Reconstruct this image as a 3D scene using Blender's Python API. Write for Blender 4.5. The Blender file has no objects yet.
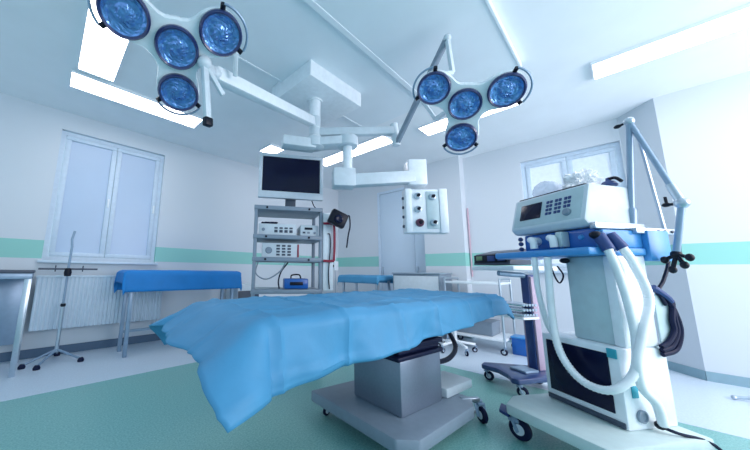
import bpy, bmesh, math, random
from math import sin, cos, pi, radians as R, sqrt
from mathutils import Vector, Matrix, noise, Euler

C = bpy.context.scene.collection
SC = bpy.context.scene
random.seed(7)

# ------------------------------------------------------------------ camera
CAM_H = 1.008
yaw, pitch, roll = R(46.98), R(9.153), R(0.677)
F = Vector((cos(yaw) * cos(pitch), sin(yaw) * cos(pitch), sin(pitch)))
R0 = Vector((sin(yaw), -cos(yaw), 0))
U0 = R0.cross(F)
RX = cos(roll) * R0 + sin(roll) * U0
UY = -sin(roll) * R0 + cos(roll) * U0
cam = bpy.data.cameras.new('camera')
cam.sensor_width = 36
cam.lens = 36 * 286.8 / 750
cam.shift_x = (375 - 315) / 750
cam.clip_start = 0.05
co = bpy.data.objects.new('camera', cam)
C.objects.link(co)
m = Matrix((RX, UY, -F)).transposed().to_4x4()
m.translation = (0, 0, CAM_H)
co.matrix_world = m
SC.camera = co

# ------------------------------------------------------------------ world, lights, exposure
w = bpy.data.worlds.new('world')
SC.world = w
w.use_nodes = True
bg = w.node_tree.nodes['Background']
bg.inputs[0].default_value = (0.58, 0.81, 1.0, 1)
bg.inputs[1].default_value = 0.7


def area(name, loc, aim, sx, sy, power, col):
    l = bpy.data.lights.new(name, 'AREA')
    l.shape = 'RECTANGLE'
    l.size, l.size_y = sx, sy
    l.energy = power
    l.color = col
    o = bpy.data.objects.new(name, l)
    C.objects.link(o)
    o.location = loc
    o.rotation_euler = (Vector(aim) - Vector(loc)).to_track_quat('-Z', 'Y').to_euler()
    return o


# added fill light that brightens the right side from beyond the frame
area('right_fill_light', (3.0, -2.95, 1.9), (3.0, 1.5, 1.0), 3.0, 1.8, 90, (1.0, 0.94, 0.98))
SC.view_settings.view_transform = 'Standard'
SC.view_settings.look = 'None'
SC.view_settings.gamma = 1
SC.view_settings.use_curve_mapping = False
SC.view_settings.exposure = 0.56
SC.cycles.use_denoising = True


# ------------------------------------------------------------------ materials
def lin(c):
    return tuple(((x / 255) / 12.92 if x / 255 <= 0.04045 else ((x / 255 + 0.055) / 1.055) ** 2.4) for x in c) + (1,)


def mat(name, rgb, rough=0.5, metal=0.0, noise_amt=0.04, scale=20.0, bump=0.0, emit=None, alpha=1.0, coat=0.0, trans=0.0):
    mt = bpy.data.materials.new(name)
    mt.use_nodes = True
    nt = mt.node_tree
    b = nt.nodes['Principled BSDF']
    b.inputs['Roughness'].default_value = rough
    b.inputs['Metallic'].default_value = metal
    b.inputs['Coat Weight'].default_value = coat
    b.inputs['Transmission Weight'].default_value = trans
    b.inputs['Alpha'].default_value = alpha
    tc = nt.nodes.new('ShaderNodeTexCoord')
    nz = nt.nodes.new('ShaderNodeTexNoise')
    nz.inputs['Scale'].default_value = scale
    nz.inputs['Detail'].default_value = 4
    nt.links.new(tc.outputs['Object'], nz.inputs['Vector'])
    rp = nt.nodes.new('ShaderNodeValToRGB')
    c = lin(rgb)
    rp.color_ramp.elements[0].position = 0.3
    rp.color_ramp.elements[1].position = 0.7
    rp.color_ramp.elements[0].color = tuple(max(0, x * (1 - noise_amt)) for x in c[:3]) + (1,)
    rp.color_ramp.elements[1].color = tuple(min(1, x * (1 + noise_amt)) for x in c[:3]) + (1,)
    nt.links.new(nz.outputs['Fac'], rp.inputs['Fac'])
    nt.links.new(rp.outputs['Color'], b.inputs['Base Color'])
    if bump:
        bp = nt.nodes.new('ShaderNodeBump')
        bp.inputs['Strength'].default_value = bump
        bp.inputs['Distance'].default_value = 0.01
        nt.links.new(nz.outputs['Fac'], bp.inputs['Height'])
        nt.links.new(bp.outputs['Normal'], b.inputs['Normal'])
    if emit:
        b.inputs['Emission Color'].default_value = lin(emit[0])
        b.inputs['Emission Strength'].default_value = emit[1]
    return mt


M = {}
M['ceiling'] = mat('ceiling_paint', (240, 245, 249), 0.7, scale=3, noise_amt=0.02)
M['panel'] = mat('panel_sheet', (232, 241, 247), 0.45, scale=3, noise_amt=0.02)
M['white'] = mat('white_enamel', (232, 240, 246), 0.35, coat=0.2)
M['offwhite'] = mat('offwhite_plastic', (206, 218, 226), 0.4)
M['greypl'] = mat('pale_green_grey_plastic', (182, 204, 210), 0.45)
M['platform'] = mat('platform_plastic', (196, 214, 214), 0.45)
M['grey'] = mat('grey_enamel', (128, 144, 160), 0.4)
M['midgrey'] = mat('blue_grey_metal', (138, 162, 186), 0.35, metal=0.3)
M['darkgrey'] = mat('dark_grey', (62, 74, 92), 0.45)
M['black'] = mat('black_plastic', (14, 20, 36), 0.4)
M['rubber'] = mat('black_rubber', (8, 20, 56), 0.55, bump=0.1)
M['screen'] = mat('screen_glass', (12, 18, 48), 0.22, noise_amt=0.1, scale=6)
M['steel'] = mat('brushed_steel', (185, 198, 210), 0.28, metal=0.85, scale=60)
M['chrome'] = mat('chrome', (210, 220, 230), 0.12, metal=1.0)
M['blue'] = mat('blue_plastic', (18, 94, 176), 0.35, coat=0.2)
M['lightblue'] = mat('light_blue_plastic', (66, 146, 210), 0.35)
M['navy'] = mat('navy_metal', (40, 66, 122), 0.4)
M['basenavy'] = mat('steel_blue_plastic', (44, 66, 114), 0.3, coat=0.3)
M['maroon'] = mat('maroon_plastic', (96, 50, 76), 0.4)
M['red'] = mat('red_plastic', (150, 30, 60), 0.4)
M['pink'] = mat('pinkish_trim', (176, 158, 180), 0.5)
M['teal'] = mat('teal_sticker', (50, 160, 180), 0.4)
M['hose'] = mat('white_corrugated_hose', (236, 242, 246), 0.45)
M['wire'] = mat('cable', (18, 28, 54), 0.5)
M['frame'] = mat('window_frame_white', (205, 222, 238), 0.4)
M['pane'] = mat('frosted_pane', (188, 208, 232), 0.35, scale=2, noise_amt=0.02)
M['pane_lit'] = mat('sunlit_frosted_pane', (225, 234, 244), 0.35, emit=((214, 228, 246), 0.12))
M['door'] = mat('door_laminate', (206, 224, 240), 0.4, scale=2, noise_amt=0.02)
M['skirt_dark'] = mat('dark_skirting_vinyl', (84, 108, 134), 0.5)
M['skirt'] = mat('skirting_vinyl', (140, 172, 186), 0.5)
M['radiator'] = mat('radiator_enamel', (200, 216, 230), 0.4, noise_amt=0.0)
M['lamp_on'] = mat('fluorescent_diffuser', (255, 255, 255), 0.6, emit=((255, 249, 252), 4.6))
M['bag'] = mat('crumpled_plastic', (248, 248, 252), 0.55, scale=9)
M['bagclear'] = mat('clear_plastic_bag', (206, 218, 236), 0.25, scale=6, alpha=0.55)
M['violet'] = mat('pale_violet_rubber', (150, 170, 215), 0.5)


def wall_mat():
    mt = bpy.data.materials.new('wall_paint_with_mint_band')
    mt.use_nodes = True
    nt = mt.node_tree
    b = nt.nodes['Principled BSDF']
    b.inputs['Roughness'].default_value = 0.5
    g = nt.nodes.new('ShaderNodeNewGeometry')
    s = nt.nodes.new('ShaderNodeSeparateXYZ')
    nt.links.new(g.outputs['Position'], s.inputs[0])
    a = nt.nodes.new('ShaderNodeMath'); a.operation = 'GREATER_THAN'; a.inputs[1].default_value = 1.12
    c = nt.nodes.new('ShaderNodeMath'); c.operation = 'LESS_THAN'; c.inputs[1].default_value = 1.335
    d = nt.nodes.new('ShaderNodeMath'); d.operation = 'MULTIPLY'
    nt.links.new(s.outputs[2], a.inputs[0]); nt.links.new(s.outputs[2], c.inputs[0])
    nt.links.new(a.outputs[0], d.inputs[0]); nt.links.new(c.outputs[0], d.inputs[1])
    mx = nt.nodes.new('ShaderNodeMix'); mx.data_type = 'RGBA'
    nt.links.new(d.outputs[0], mx.inputs[0])
    mx.inputs[6].default_value = lin((210, 218, 226))
    mx.inputs[7].default_value = lin((146, 208, 200))
    nt.links.new(mx.outputs[2], b.inputs['Base Color'])
    return mt


M['wall'] = wall_mat()


def floor_mat():
    mt = bpy.data.materials.new('speckled_vinyl_floor')
    mt.use_nodes = True
    nt = mt.node_tree
    b = nt.nodes['Principled BSDF']
    b.inputs['Roughness'].default_value = 0.3
    tc = nt.nodes.new('ShaderNodeTexCoord')
    n1 = nt.nodes.new('ShaderNodeTexNoise'); n1.inputs['Scale'].default_value = 90; n1.inputs['Detail'].default_value = 6
    n1.inputs['Roughness'].default_value = 0.7
    nt.links.new(tc.outputs['Object'], n1.inputs['Vector'])
    r1 = nt.nodes.new('ShaderNodeValToRGB')
    e = r1.color_ramp.elements
    e[0].position = 0.38; e[0].color = lin((104, 164, 160))
    e[1].position = 0.62; e[1].color = lin((142, 194, 190))
    nt.links.new(n1.outputs['Fac'], r1.inputs['Fac'])
    nt.links.new(r1.outputs['Color'], b.inputs['Base Color'])
    return mt


M['floor'] = floor_mat()
M['floor_border'] = mat('pale_vinyl_border', (200, 216, 230), 0.3, scale=80, noise_amt=0.06)


def cloth_mat(name, rgb):
    mt = mat(name, rgb, 0.6, scale=7, noise_amt=0.06, bump=0.35)
    return mt


M['drape'] = cloth_mat('blue_drape_cloth', (70, 146, 190))
M['bluecover'] = cloth_mat('blue_cover_cloth', (4, 124, 200))


M['lens'] = mat('faceted_blue_reflector', (112, 154, 214), 0.16, metal=0.72, noise_amt=0.25, scale=38, bump=0.3)
M['rim'] = mat('navy_lamp_rim', (30, 46, 96), 0.3, coat=0.4)


for k_ in ('screen', 'rubber', 'wire', 'black'):
    M[k_].node_tree.nodes['Principled BSDF'].inputs['Specular IOR Level'].default_value = 0.25


# ------------------------------------------------------------------ mesh helpers
def catmull(pts, n=6):
    pts = [Vector(p) for p in pts]
    if len(pts) < 3:
        return pts
    out = []
    P = [pts[0] * 2 - pts[1]] + pts + [pts[-1] * 2 - pts[-2]]
    for i in range(1, len(P) - 2):
        a, b, c, d = P[i - 1], P[i], P[i + 1], P[i + 2]
        for k in range(n):
            t = k / n
            out.append(0.5 * ((2 * b) + (c - a) * t + (2 * a - 5 * b + 4 * c - d) * t * t + (3 * b - a - 3 * c + d) * t ** 3))
    out.append(pts[-1])
    return out


class MB:
    def __init__(s):
        s.bm = bmesh.new()

    def box(s, x0, x1, y0, y1, z0, z1, bev=0.0, mtx=None):
        g = bmesh.new()
        bmesh.ops.create_cube(g, size=1)
        for v in g.verts:
            v.co = Vector(((x0 + x1) / 2 + v.co.x * (x1 - x0), (y0 + y1) / 2 + v.co.y * (y1 - y0), (z0 + z1) / 2 + v.co.z * (z1 - z0)))
        if bev:
            bev = min(bev, 0.45 * min(abs(x1 - x0), abs(y1 - y0), abs(z1 - z0)))
            bmesh.ops.bevel(g, geom=list(g.edges), offset=bev, segments=2, profile=0.5, affect='EDGES')
        s._merge(g, mtx)
        return s

    def _merge(s, g, mtx=None):
        if mtx is not None:
            g.transform(mtx)
        bmesh.ops.recalc_face_normals(g, faces=g.faces)
        me = bpy.data.meshes.new('t')
        g.to_mesh(me)
        s.bm.from_mesh(me)
        bpy.data.meshes.remove(me)
        g.free()

    def prism(s, poly, d0, d1, axis='z', bev=0.0, mtx=None):
        g = bmesh.new()

        def P(a, b, d):
            return {'z': (a, b, d), 'y': (a, d, b), 'x': (d, a, b)}[axis]
        lo = [g.verts.new(P(a, b, d0)) for a, b in poly]
        hi = [g.verts.new(P(a, b, d1)) for a, b in poly]
        n = len(poly)
        g.faces.new(lo); g.faces.new(hi)
        for i in range(n):
            g.faces.new((lo[i], lo[(i + 1) % n], hi[(i + 1) % n], hi[i]))
        bmesh.ops.recalc_face_normals(g, faces=g.faces)
        if bev:
            bmesh.ops.bevel(g, geom=list(g.edges), offset=bev, segments=2, profile=0.5, affect='EDGES')
        s._merge(g, mtx)
        return s

    def tube(s, pts, r, seg=10, smooth=0, r_fn=None, flat=None):
        pts = catmull(pts, smooth) if smooth else [Vector(p) for p in pts]
        g = bmesh.new()
        n = len(pts)
        rings = []
        up = None
        for i, p in enumerate(pts):
            t = (pts[min(i + 1, n - 1)] - pts[max(i - 1, 0)]).normalized()
            if up is None:
                a = Vector((0, 0, 1)) if abs(t.z) < 0.9 else Vector((1, 0, 0))
                up = (a - t * a.dot(t)).normalized()
            else:
                up = (up - t * up.dot(t)).normalized()
            sd = t.cross(up)
            rr = r_fn(i / (n - 1)) if r_fn else r
            fx, fy = flat if flat else (1, 1)
            rings.append([g.verts.new(p + rr * (fx * cos(2 * pi * k / seg) * up + fy * sin(2 * pi * k / seg) * sd)) for k in range(seg)])
        for i in range(n - 1):
            for k in range(seg):
                g.faces.new((rings[i][k], rings[i][(k + 1) % seg], rings[i + 1][(k + 1) % seg], rings[i + 1][k]))
        g.faces.new(rings[0]); g.faces.new(rings[-1])
        s._merge(g)
        return s

    def bar(s, p0, p1, wdt, hgt, bev=0.0, up=(0, 0, 1)):
        p0, p1 = Vector(p0), Vector(p1)
        x = (p1 - p0); L = x.length; x.normalize()
        u = Vector(up); y = u.cross(x)
        if y.length < 1e-4:
            y = Vector((0, 1, 0)).cross(x)
        y.normalize(); z = x.cross(y)
        mt = Matrix((x, y, z)).transposed().to_4x4(); mt.translation = (p0 + p1) / 2
        s.box(-L / 2, L / 2, -wdt / 2, wdt / 2, -hgt / 2, hgt / 2, bev, mt)
        return s

    def lathe(s, prof, c=(0, 0, 0), axis=(0, 0, 1), seg=28, cap=True):
        # prof: list of (radius, height along axis)
        ax = Vector(axis).normalized()
        a = Vector((1, 0, 0)) if abs(ax.x) < 0.9 else Vector((0, 1, 0))
        u = (a - ax * a.dot(ax)).normalized(); v = ax.cross(u)
        c = Vector(c)
        g = bmesh.new(); rings = []
        for r, h in prof:
            if r < 1e-5:
                rings.append([g.verts.new(c + ax * h)])
            else:
                rings.append([g.verts.new(c + ax * h + r * (cos(2 * pi * k / seg) * u + sin(2 * pi * k / seg) * v)) for k in range(seg)])
        for A, B in zip(rings[:-1], rings[1:]):
            for k in range(seg):
                k2 = (k + 1) % seg
                if len(A) == 1 and len(B) == 1:
                    break
                if len(A) == 1:
                    g.faces.new((A[0], B[k2], B[k]))
                elif len(B) == 1:
                    g.faces.new((A[k], A[k2], B[0]))
                else:
                    g.faces.new((A[k], A[k2], B[k2], B[k]))
        if cap:
            for q in (rings[0], rings[-1]):
                if len(q) > 2:
                    g.faces.new(q)
        s._merge(g)
        return s

    def cyl(s, p0, p1, r, seg=20):
        p0, p1 = Vector(p0), Vector(p1)
        L = (p1 - p0).length
        b = min(0.004, r * 0.3, L * 0.3)
        return s.lathe([(r - b, 0), (r, b), (r, L - b), (r - b, L)], p0, p1 - p0, seg)

    def ball(s, c, r, sc=(1, 1, 1), sub=3):
        g = bmesh.new()
        bmesh.ops.create_icosphere(g, subdivisions=sub, radius=r)
        for v in g.verts:
            v.co = Vector((v.co.x * sc[0] + c[0], v.co.y * sc[1] + c[1], v.co.z * sc[2] + c[2]))
        s._merge(g)
        return s

    def build(s, name, m, parent=None, smooth=True, label=None):
        me = bpy.data.meshes.new(name)
        s.bm.to_mesh(me); s.bm.free()
        me.materials.append(m if not isinstance(m, str) else M[m])
        if smooth:
            for p in me.polygons:
                p.use_smooth = True
            try:
                me.set_sharp_from_angle(angle=R(35))
            except Exception:
                pass
        o = bpy.data.objects.new(name, me)
        C.objects.link(o)
        if parent is not None:
            o.parent = parent
        if label:
            o['label'] = label
        return o


def thing(name, label, cat, loc=(0, 0, 0), rot=0.0, group=None):
    o = bpy.data.objects.new(name, None)
    o.empty_display_size = 0.1
    C.objects.link(o)
    o.location = loc
    o.rotation_euler = rot if isinstance(rot, (tuple, Euler)) else (0, 0, R(rot))
    o['label'] = label; o['category'] = cat
    if group:
        o['group'] = group
    return o


def tag(o, label, cat, group=None):
    o['label'] = label; o['category'] = cat
    if group:
        o['group'] = group
    return o


def struct(o, label, cat='structure'):
    o['kind'] = 'structure'; o['label'] = label; o['category'] = cat
    return o


def castor(parent, x, y, r=0.05, z_top=None, col='rubber', ang=0.0):
    """fork + wheel, wheel touching local z = 0; wheel is a sub-part of the castor"""
    z_top = z_top or 2.6 * r
    f = MB()
    f.cyl((x, y, z_top - 0.5 * r), (x, y, z_top), r * 0.4)
    dx, dy = cos(ang), sin(ang)
    ox, oy = -dy, dx
    cx, cy = x - dx * r * 0.4, y - dy * r * 0.4
    for sgn in (-1, 1):
        a = Vector((cx + ox * sgn * r * 0.42, cy + oy * sgn * r * 0.42, r * 0.8))
        b = Vector((x + ox * sgn * r * 0.42, y + oy * sgn * r * 0.42, z_top - 0.45 * r))
        f.bar(a, b, r * 0.12, r * 0.7, r * 0.04, up=(ox, oy, 0))
    f.bar((x - dx * 0.5 * r, y - dy * 0.5 * r, z_top - 0.5 * r), (x + dx * 0.5 * r, y + dy * 0.5 * r, z_top - 0.5 * r), r * 0.9, r * 0.35, r * 0.1)
    fo = f.build('castor', 'midgrey', parent)
    wmb = MB()
    hw = r * 0.3
    wmb.lathe([(r * 0.3, -hw), (r * 0.85, -hw), (r, -hw * 0.5), (r, hw * 0.5), (r * 0.85, hw), (r * 0.3, hw)], (cx, cy, r), (ox, oy, 0), 24)
    wmb.build('wheel', col, fo)
    h = MB()
    h.lathe([(r * 0.5, -hw * 1.15), (r * 0.55, 0), (r * 0.5, hw * 1.15)], (cx, cy, r), (ox, oy, 0), 18)
    h.build('wheel_hub', 'offwhite', fo)
    return fo


# ------------------------------------------------------------------ room shell
YL, XR, XP, HC = 4.70, 5.17, 4.84, 3.0
XMIN, YMIN = -2.6, -3.0
struct(MB().box(XMIN, 5.4, YMIN, 4.9, -0.1, 0.0).build('floor', 'floor', smooth=False), 'teal green speckled vinyl floor', 'floor')
struct(MB().box(XMIN, XR, 3.35, YL, 0.0, 0.002).box(3.35, XR, YMIN, 3.35, 0.0, 0.002).build('trim_1', 'floor_border', smooth=False), 'pale floor strip along the left and right walls', 'floor border')
struct(MB().box(XMIN, 5.4, YMIN, 4.9, HC, HC + 0.1).build('ceiling', 'ceiling', smooth=False), 'pale blue ceiling', 'ceiling')
WX0, WX1, WZ0, WZ1 = -0.03, 1.18, 1.10, 2.76
wl = MB()
wl.box(XMIN, WX0, YL, YL + 0.2, 0, HC).box(WX1, 5.4, YL, YL + 0.2, 0, HC)
wl.box(WX0, WX1, YL, YL + 0.2, 0, WZ0).box(WX0, WX1, YL, YL + 0.2, WZ1, HC)
struct(wl.build('wall_left', 'wall', smooth=False), 'white left wall with a mint painted band', 'wall')
VY0, VY1, VZ0, VZ1 = -0.13, 0.93, 1.05, 2.70
DY0, DY1, DZ1 = 2.46, 3.54, 2.72
wr = MB()
wr.box(XR, XR + 0.2, DY1, YL, 0, HC).box(XR, XR + 0.2, DY0, DY1, DZ1, HC).box(XR, XR + 0.2, VY1, DY0, 0, HC)
wr.box(XR, XR + 0.2, VY0, VY1, 0, VZ0).box(XR, XR + 0.2, VY0, VY1, VZ1, HC).box(XR, XR + 0.2, -0.14, VY0, 0, HC)
o = wr.build('wall_right', 'wall', smooth=False)
struct(o, 'white right wall behind the ventilator with a mint painted band', 'wall')
pier = MB().prism([(XR + 0.2, -0.14), (XR, -0.14), (XP, -0.43), (XP, YMIN), (XR + 0.2, YMIN)], 0, HC)
struct(pier.build('wall_right_pier', 'wall', smooth=False), 'protruding pier of the right wall with a slanted edge', 'wall')
colm = MB().box(4.97, XR, 1.745, 2.42, 0, HC)
struct(colm.build('wall_right_column', 'wall', smooth=False), 'square white column standing out of the right wall', 'column')
# skirting
struct(MB().box(XMIN, XR, YL - 0.012, YL, 0, 0.10).build('baseboard_left', 'skirt_dark', smooth=False), 'grey skirting along the left wall', 'baseboard')
sk = MB().box(XP - 0.012, XP, YMIN, -0.43, 0, 0.09)
sk.prism([(XR, -0.14), (XP, -0.43), (XP - 0.012, -0.425), (XR - 0.01, -0.13)], 0, 0.09)
sk.box(XR - 0.012, XR, -0.13, 1.745, 0, 0.09).box(4.958, 4.97, 1.735, 2.42, 0, 0.09).box(4.97, XR, 1.733, 1.745, 0, 0.09).box(XR - 0.012, XR, 3.5, YL, 0, 0.09)
struct(sk.build('baseboard_right', 'skirt', smooth=False), 'grey skirting along the right wall', 'baseboard')
# corner guard beside the column
struct(MB().cyl((5.15, 1.72, 0.95), (5.15, 1.72, 2.1), 0.012).build('trim_2', mat('pink_cord', (206, 176, 190), 0.5)), 'thin pinkish vertical trim beside the column', 'trim')


def window(name, label, axis, a0, a1, z0, z1, plane, inward, pane_m, n=2):
    """window set in a wall; a = along the wall, plane = wall face, inward = +1/-1 into the wall"""
    def bx(mb, A0, A1, D0, D1, Z0, Z1, bev=0.0):
        d0, d1 = plane + inward * D0, plane + inward * D1
        d0, d1 = min(d0, d1), max(d0, d1)
        if axis == 'x':
            mb.box(A0, A1, d0, d1, Z0, Z1, bev)
        else:
            mb.box(d0, d1, A0, A1, Z0, Z1, bev)
        return mb
    t = MB()
    f = 0.05
    bx(t, a0, a1, 0.05, 0.16, z1 - f, z1); bx(t, a0, a1, 0.05, 0.16, z0, z0 + f)
    bx(t, a0, a0 + f, 0.05, 0.16, z0 + f, z1 - f); bx(t, a1 - f, a1, 0.05, 0.16, z0 + f, z1 - f)
    root = struct(t.build(name, 'frame', smooth=False), label, 'window')
    wd = (a1 - a0 - 2 * f) / n
    for i in range(n):
        s0, s1 = a0 + f + i * wd + 0.004, a0 + f + (i + 1) * wd - 0.004
        s = MB(); q = 0.055
        bx(s, s0, s1, 0.04, 0.10, z1 - f - q, z1 - f - 0.004, 0.006); bx(s, s0, s1, 0.04, 0.10, z0 + f + 0.004, z0 + f + q, 0.006)
        bx(s, s0, s0 + q, 0.04, 0.10, z0 + f + q, z1 - f - q, 0.006); bx(s, s1 - q, s1, 0.04, 0.10, z0 + f + q, z1 - f - q, 0.006)
        so = s.build('sash', 'frame', root)
        p = MB(); bx(p, s0 + q, s1 - q, 0.066, 0.078, z0 + f + q, z1 - f - q)
        p.build('pane', pane_m, so, smooth=False)
        h = MB(); hx = s1 - q / 2 if i == 0 else s0 + q / 2
        if i == n - 1:
            hx = s1 - q / 2
        bx(h, hx - 0.012, hx + 0.012, 0.02, 0.04, (z0 + z1) / 2 - 0.10, (z0 + z1) / 2 + 0.02, 0.005)
        h.build('handle', 'white', so)
    s = MB(); bx(s, a0 - 0.03, a1 + 0.03, -0.07, 0.05, z0 - 0.03, z0, 0.006)
    s.build('sill', 'frame', root)
    return root


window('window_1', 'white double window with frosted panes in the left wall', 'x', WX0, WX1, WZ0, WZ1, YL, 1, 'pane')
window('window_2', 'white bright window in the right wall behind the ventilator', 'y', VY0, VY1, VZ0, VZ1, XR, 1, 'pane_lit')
# door with two leaves
d = MB()
d.box(XR - 0.01, XR + 0.12, DY0, DY0 + 0.05, 0, DZ1).box(XR - 0.01, XR + 0.12, DY1 - 0.05, DY1, 0, DZ1).box(XR - 0.01, XR + 0.12, DY0 + 0.05, DY1 - 0.05, DZ1 - 0.05, DZ1)
do = struct(d.build('door_1', 'frame', smooth=False), 'pale blue tall door in the right wall near the corner', 'door')
for y0, y1 in ((DY0 + 0.055, 2.72), (2.726, DY1 - 0.055)):
    lf = MB().box(XR + 0.005, XR + 0.05, y0, y1, 0.01, DZ1 - 0.055, 0.006).build('door_leaf', 'door', do)
    MB().box(XR - 0.02, XR + 0.005, y1 - 0.06, y1 - 0.03, 0.95, 1.12, 0.006).build('handle', 'steel', lf)

# ------------------------------------------------------------------ ceiling panel + lights
lp = thing('ceiling_panel', 'large pale blue air-flow panel hanging just under the ceiling', 'ceiling panel', (0, 0, HC))
MB().box(-0.6, 3.08, 0.48, 1.335, -0.05, -0.001, 0.004).build('panel_sheet', 'panel', lp, smooth=False)
MB().box(-0.6, 3.08, 1.385, 2.24, -0.03, -0.001, 0.004).build('panel_sheet', 'panel', lp, smooth=False)
MB().box(-0.6, 3.09, 1.335, 1.385, -0.055, -0.001, 0.004).build('seam_strip', 'panel', lp, smooth=False)
MB().box(-0.6, 3.08, 2.24, 2.27, -0.035, -0.001, 0.004).build('edge_strip', 'panel', lp, smooth=False)
MB().box(-0.6, 3.10, 0.46, 0.48, -0.06, -0.001, 0.004).build('edge_strip', 'panel', lp, smooth=False)
LIGHTS = [
    (0.02, 0.31, 2.30, 3.50, 'bright square-ended ceiling light beside the large lamp head, top left'),
    (-0.02, 1.31, 3.61, 3.92, 'long bright ceiling light strip along the left wall, under the large lamp head'),
    (2.40, 2.66, 3.62, 3.94, 'short bright ceiling light just above the left corner of the monitor'),
    (3.39, 3.69, 2.20, 3.66, 'long bright ceiling light between the monitor and the ceiling column'),
    (3.56, 3.86, 0.62, 1.74, 'ceiling light half hidden behind the smaller lamp head'),
    (3.58, 3.88, -1.30, 0.0, 'bright ceiling light strip at the top right above the ventilator'),
    (-1.9, -1.6, -2.2, -0.9, None), (0.2, 0.5, -2.2, -0.9, None), (1.9, 2.2, -2.6, -1.3, None),
]
for x0, x1, y0, y1, lb in LIGHTS:
    if lb is None:
        continue
    t = thing('ceiling_light', lb, 'light', ((x0 + x1) / 2, (y0 + y1) / 2, HC), group='flat ceiling lights')
    hx, hy = (x1 - x0) / 2, (y1 - y0) / 2
    fr = MB(); e = 0.012
    fr.box(-hx - e, -hx, -hy - e, hy + e, -0.03, -0.001).box(hx, hx + e, -hy - e, hy + e, -0.03, -0.001)
    fr.box(-hx, hx, -hy - e, -hy, -0.03, -0.001).box(-hx, hx, hy, hy + e, -0.03, -0.001)
    fr.build('frame', 'white', t, smooth=False)
    MB().box(-hx, hx, -hy, hy, -0.025, -0.002).build('diffuser', 'lamp_on', t, smooth=False)

# ------------------------------------------------------------------ ceiling pendant (mount, column, gas arm, gas panel)
PX, PY = 1.92, 2.08
pen = thing('ceiling_pendant', 'white ceiling pendant with boxed mount, jointed arm and gas outlet panel', 'pendant', (PX, PY, HC))


def W(o, p):
    return Vector(p) - Vector(o.location)


g = MB().prism([(1.60 - PX, 1.80 - PY), (2.36 - PX, 1.80 - PY), (2.36 - PX, 2.44 - PY), (1.60 - PX, 2.44 - PY)], -0.19, -0.001, bev=0.006)
g.build('mount_box', 'white', pen)
MB().cyl((0, 0, -0.19), (0, 0, -0.64), 0.06).lathe([(0.075, -0.205), (0.08, -0.195), (0.08, -0.19)], (0, 0, 0)).build('column', 'white', pen)
J2 = W(pen, (2.19, 1.86, 2.40))
h = MB()
a0 = Vector((-0.30, 0.16, -0.70)); a1 = Vector((0, 0, -0.70))
h.bar(a0, a1, 0.16, 0.10, 0.01)
h.lathe([(0.09, -0.62), (0.10, -0.63), (0.10, -0.72), (0.08, -0.73)], (0, 0, 0))
h.build('hub', 'offwhite', pen)
MB().bar((0, 0, -0.68), (J2.x, J2.y, -0.64), 0.17, 0.09, 0.012).lathe([(0.10, -0.70), (0.11, -0.69), (0.11, -0.60), (0.10, -0.59)], (J2.x, J2.y, 0)).build('upper_arm', 'offwhite', pen)
MB().cyl((J2.x, J2.y, -0.66), (J2.x, J2.y, -0.98), 0.05).build('drop_tube', 'white', pen)
K2 = Vector((J2.x - 0.02, J2.y + 0.0, -1.0))
GP = W(pen, (2.81, 1.33, 2.05))
mb = MB(); mb.bar((J2.x - 0.13, J2.y + 0.09, -1.05), (J2.x + 0.045, J2.y - 0.05, -1.05), 0.17, 0.19, 0.012)
mb.build('elbow_block', 'offwhite', pen)
MB().bar((J2.x + 0.02, J2.y - 0.03, -1.07), (GP.x - 0.06, GP.y + 0.10, GP.z - 0.05), 0.12, 0.125, 0.01).build('lower_arm', 'offwhite', pen)
rot = Matrix.Translation(GP) @ Matrix.Rotation(R(-45), 4, 'Z')
MB().box(-0.17, 0.02, -0.02, 0.18, -0.14, 0.14, 0.01, rot).build('head_block', 'white', pen)
rot2 = Matrix.Translation(W(pen, (2.81, 1.33, 1.64))) @ Matrix.Rotation(R(-45), 4, 'Z')
gp = MB().box(-0.20, 0.20, 0.0, 0.16, -0.23, 0.225, 0.008, rot2).box(-0.215, -0.15, -0.02, 0.12, -0.235, 0.23, 0.01, rot2).box(0.13, 0.215, -0.015, 0.12, -0.235, 0.23, 0.01, rot2).build('gas_panel', 'white', pen)
MB().box(0.0, 0.125, -0.008, 0.0, -0.19, 0.20, 0.002, rot2).build('outlet_plate', 'greypl', gp)
for q in range(4):
    MB().lathe([(0.016, 0.0), (0.016, 0.018), (0.01, 0.022), (0, 0.022)], rot2 @ Vector((-0.21, 0.06, -0.16 + 0.1 * q)), rot2.to_3x3() @ Vector((-1, 0, 0)), 14).build('side_socket', 'darkgrey', gp)
for (gx, gz, gr, gm) in ((-0.09, 0.15, 0.036, 'steel'), (0.06, 0.14, 0.036, 'steel'), (-0.09, 0.01, 0.036, 'steel'), (-0.075, -0.13, 0.042, 'maroon'), (0.065, -0.13, 0.038, 'steel')):
    ol = MB().lathe([(gr, 0), (gr, 0.012), (gr * 0.85, 0.03), (gr * 0.6, 0.034), (gr * 0.55, 0.03)], rot2 @ Vector((gx, 0.001, gz)), rot2.to_3x3() @ Vector((0, -1, 0)), 20).build('gas_outlet', gm, gp)
    MB().lathe([(gr * 0.5, 0.028), (gr * 0.4, 0.05), (0, 0.052)], rot2 @ Vector((gx + 0.006, 0, gz + 0.004)), rot2.to_3x3() @ Vector((0, -1, 0)), 16).build('outlet_plug', 'black', ol)

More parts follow.
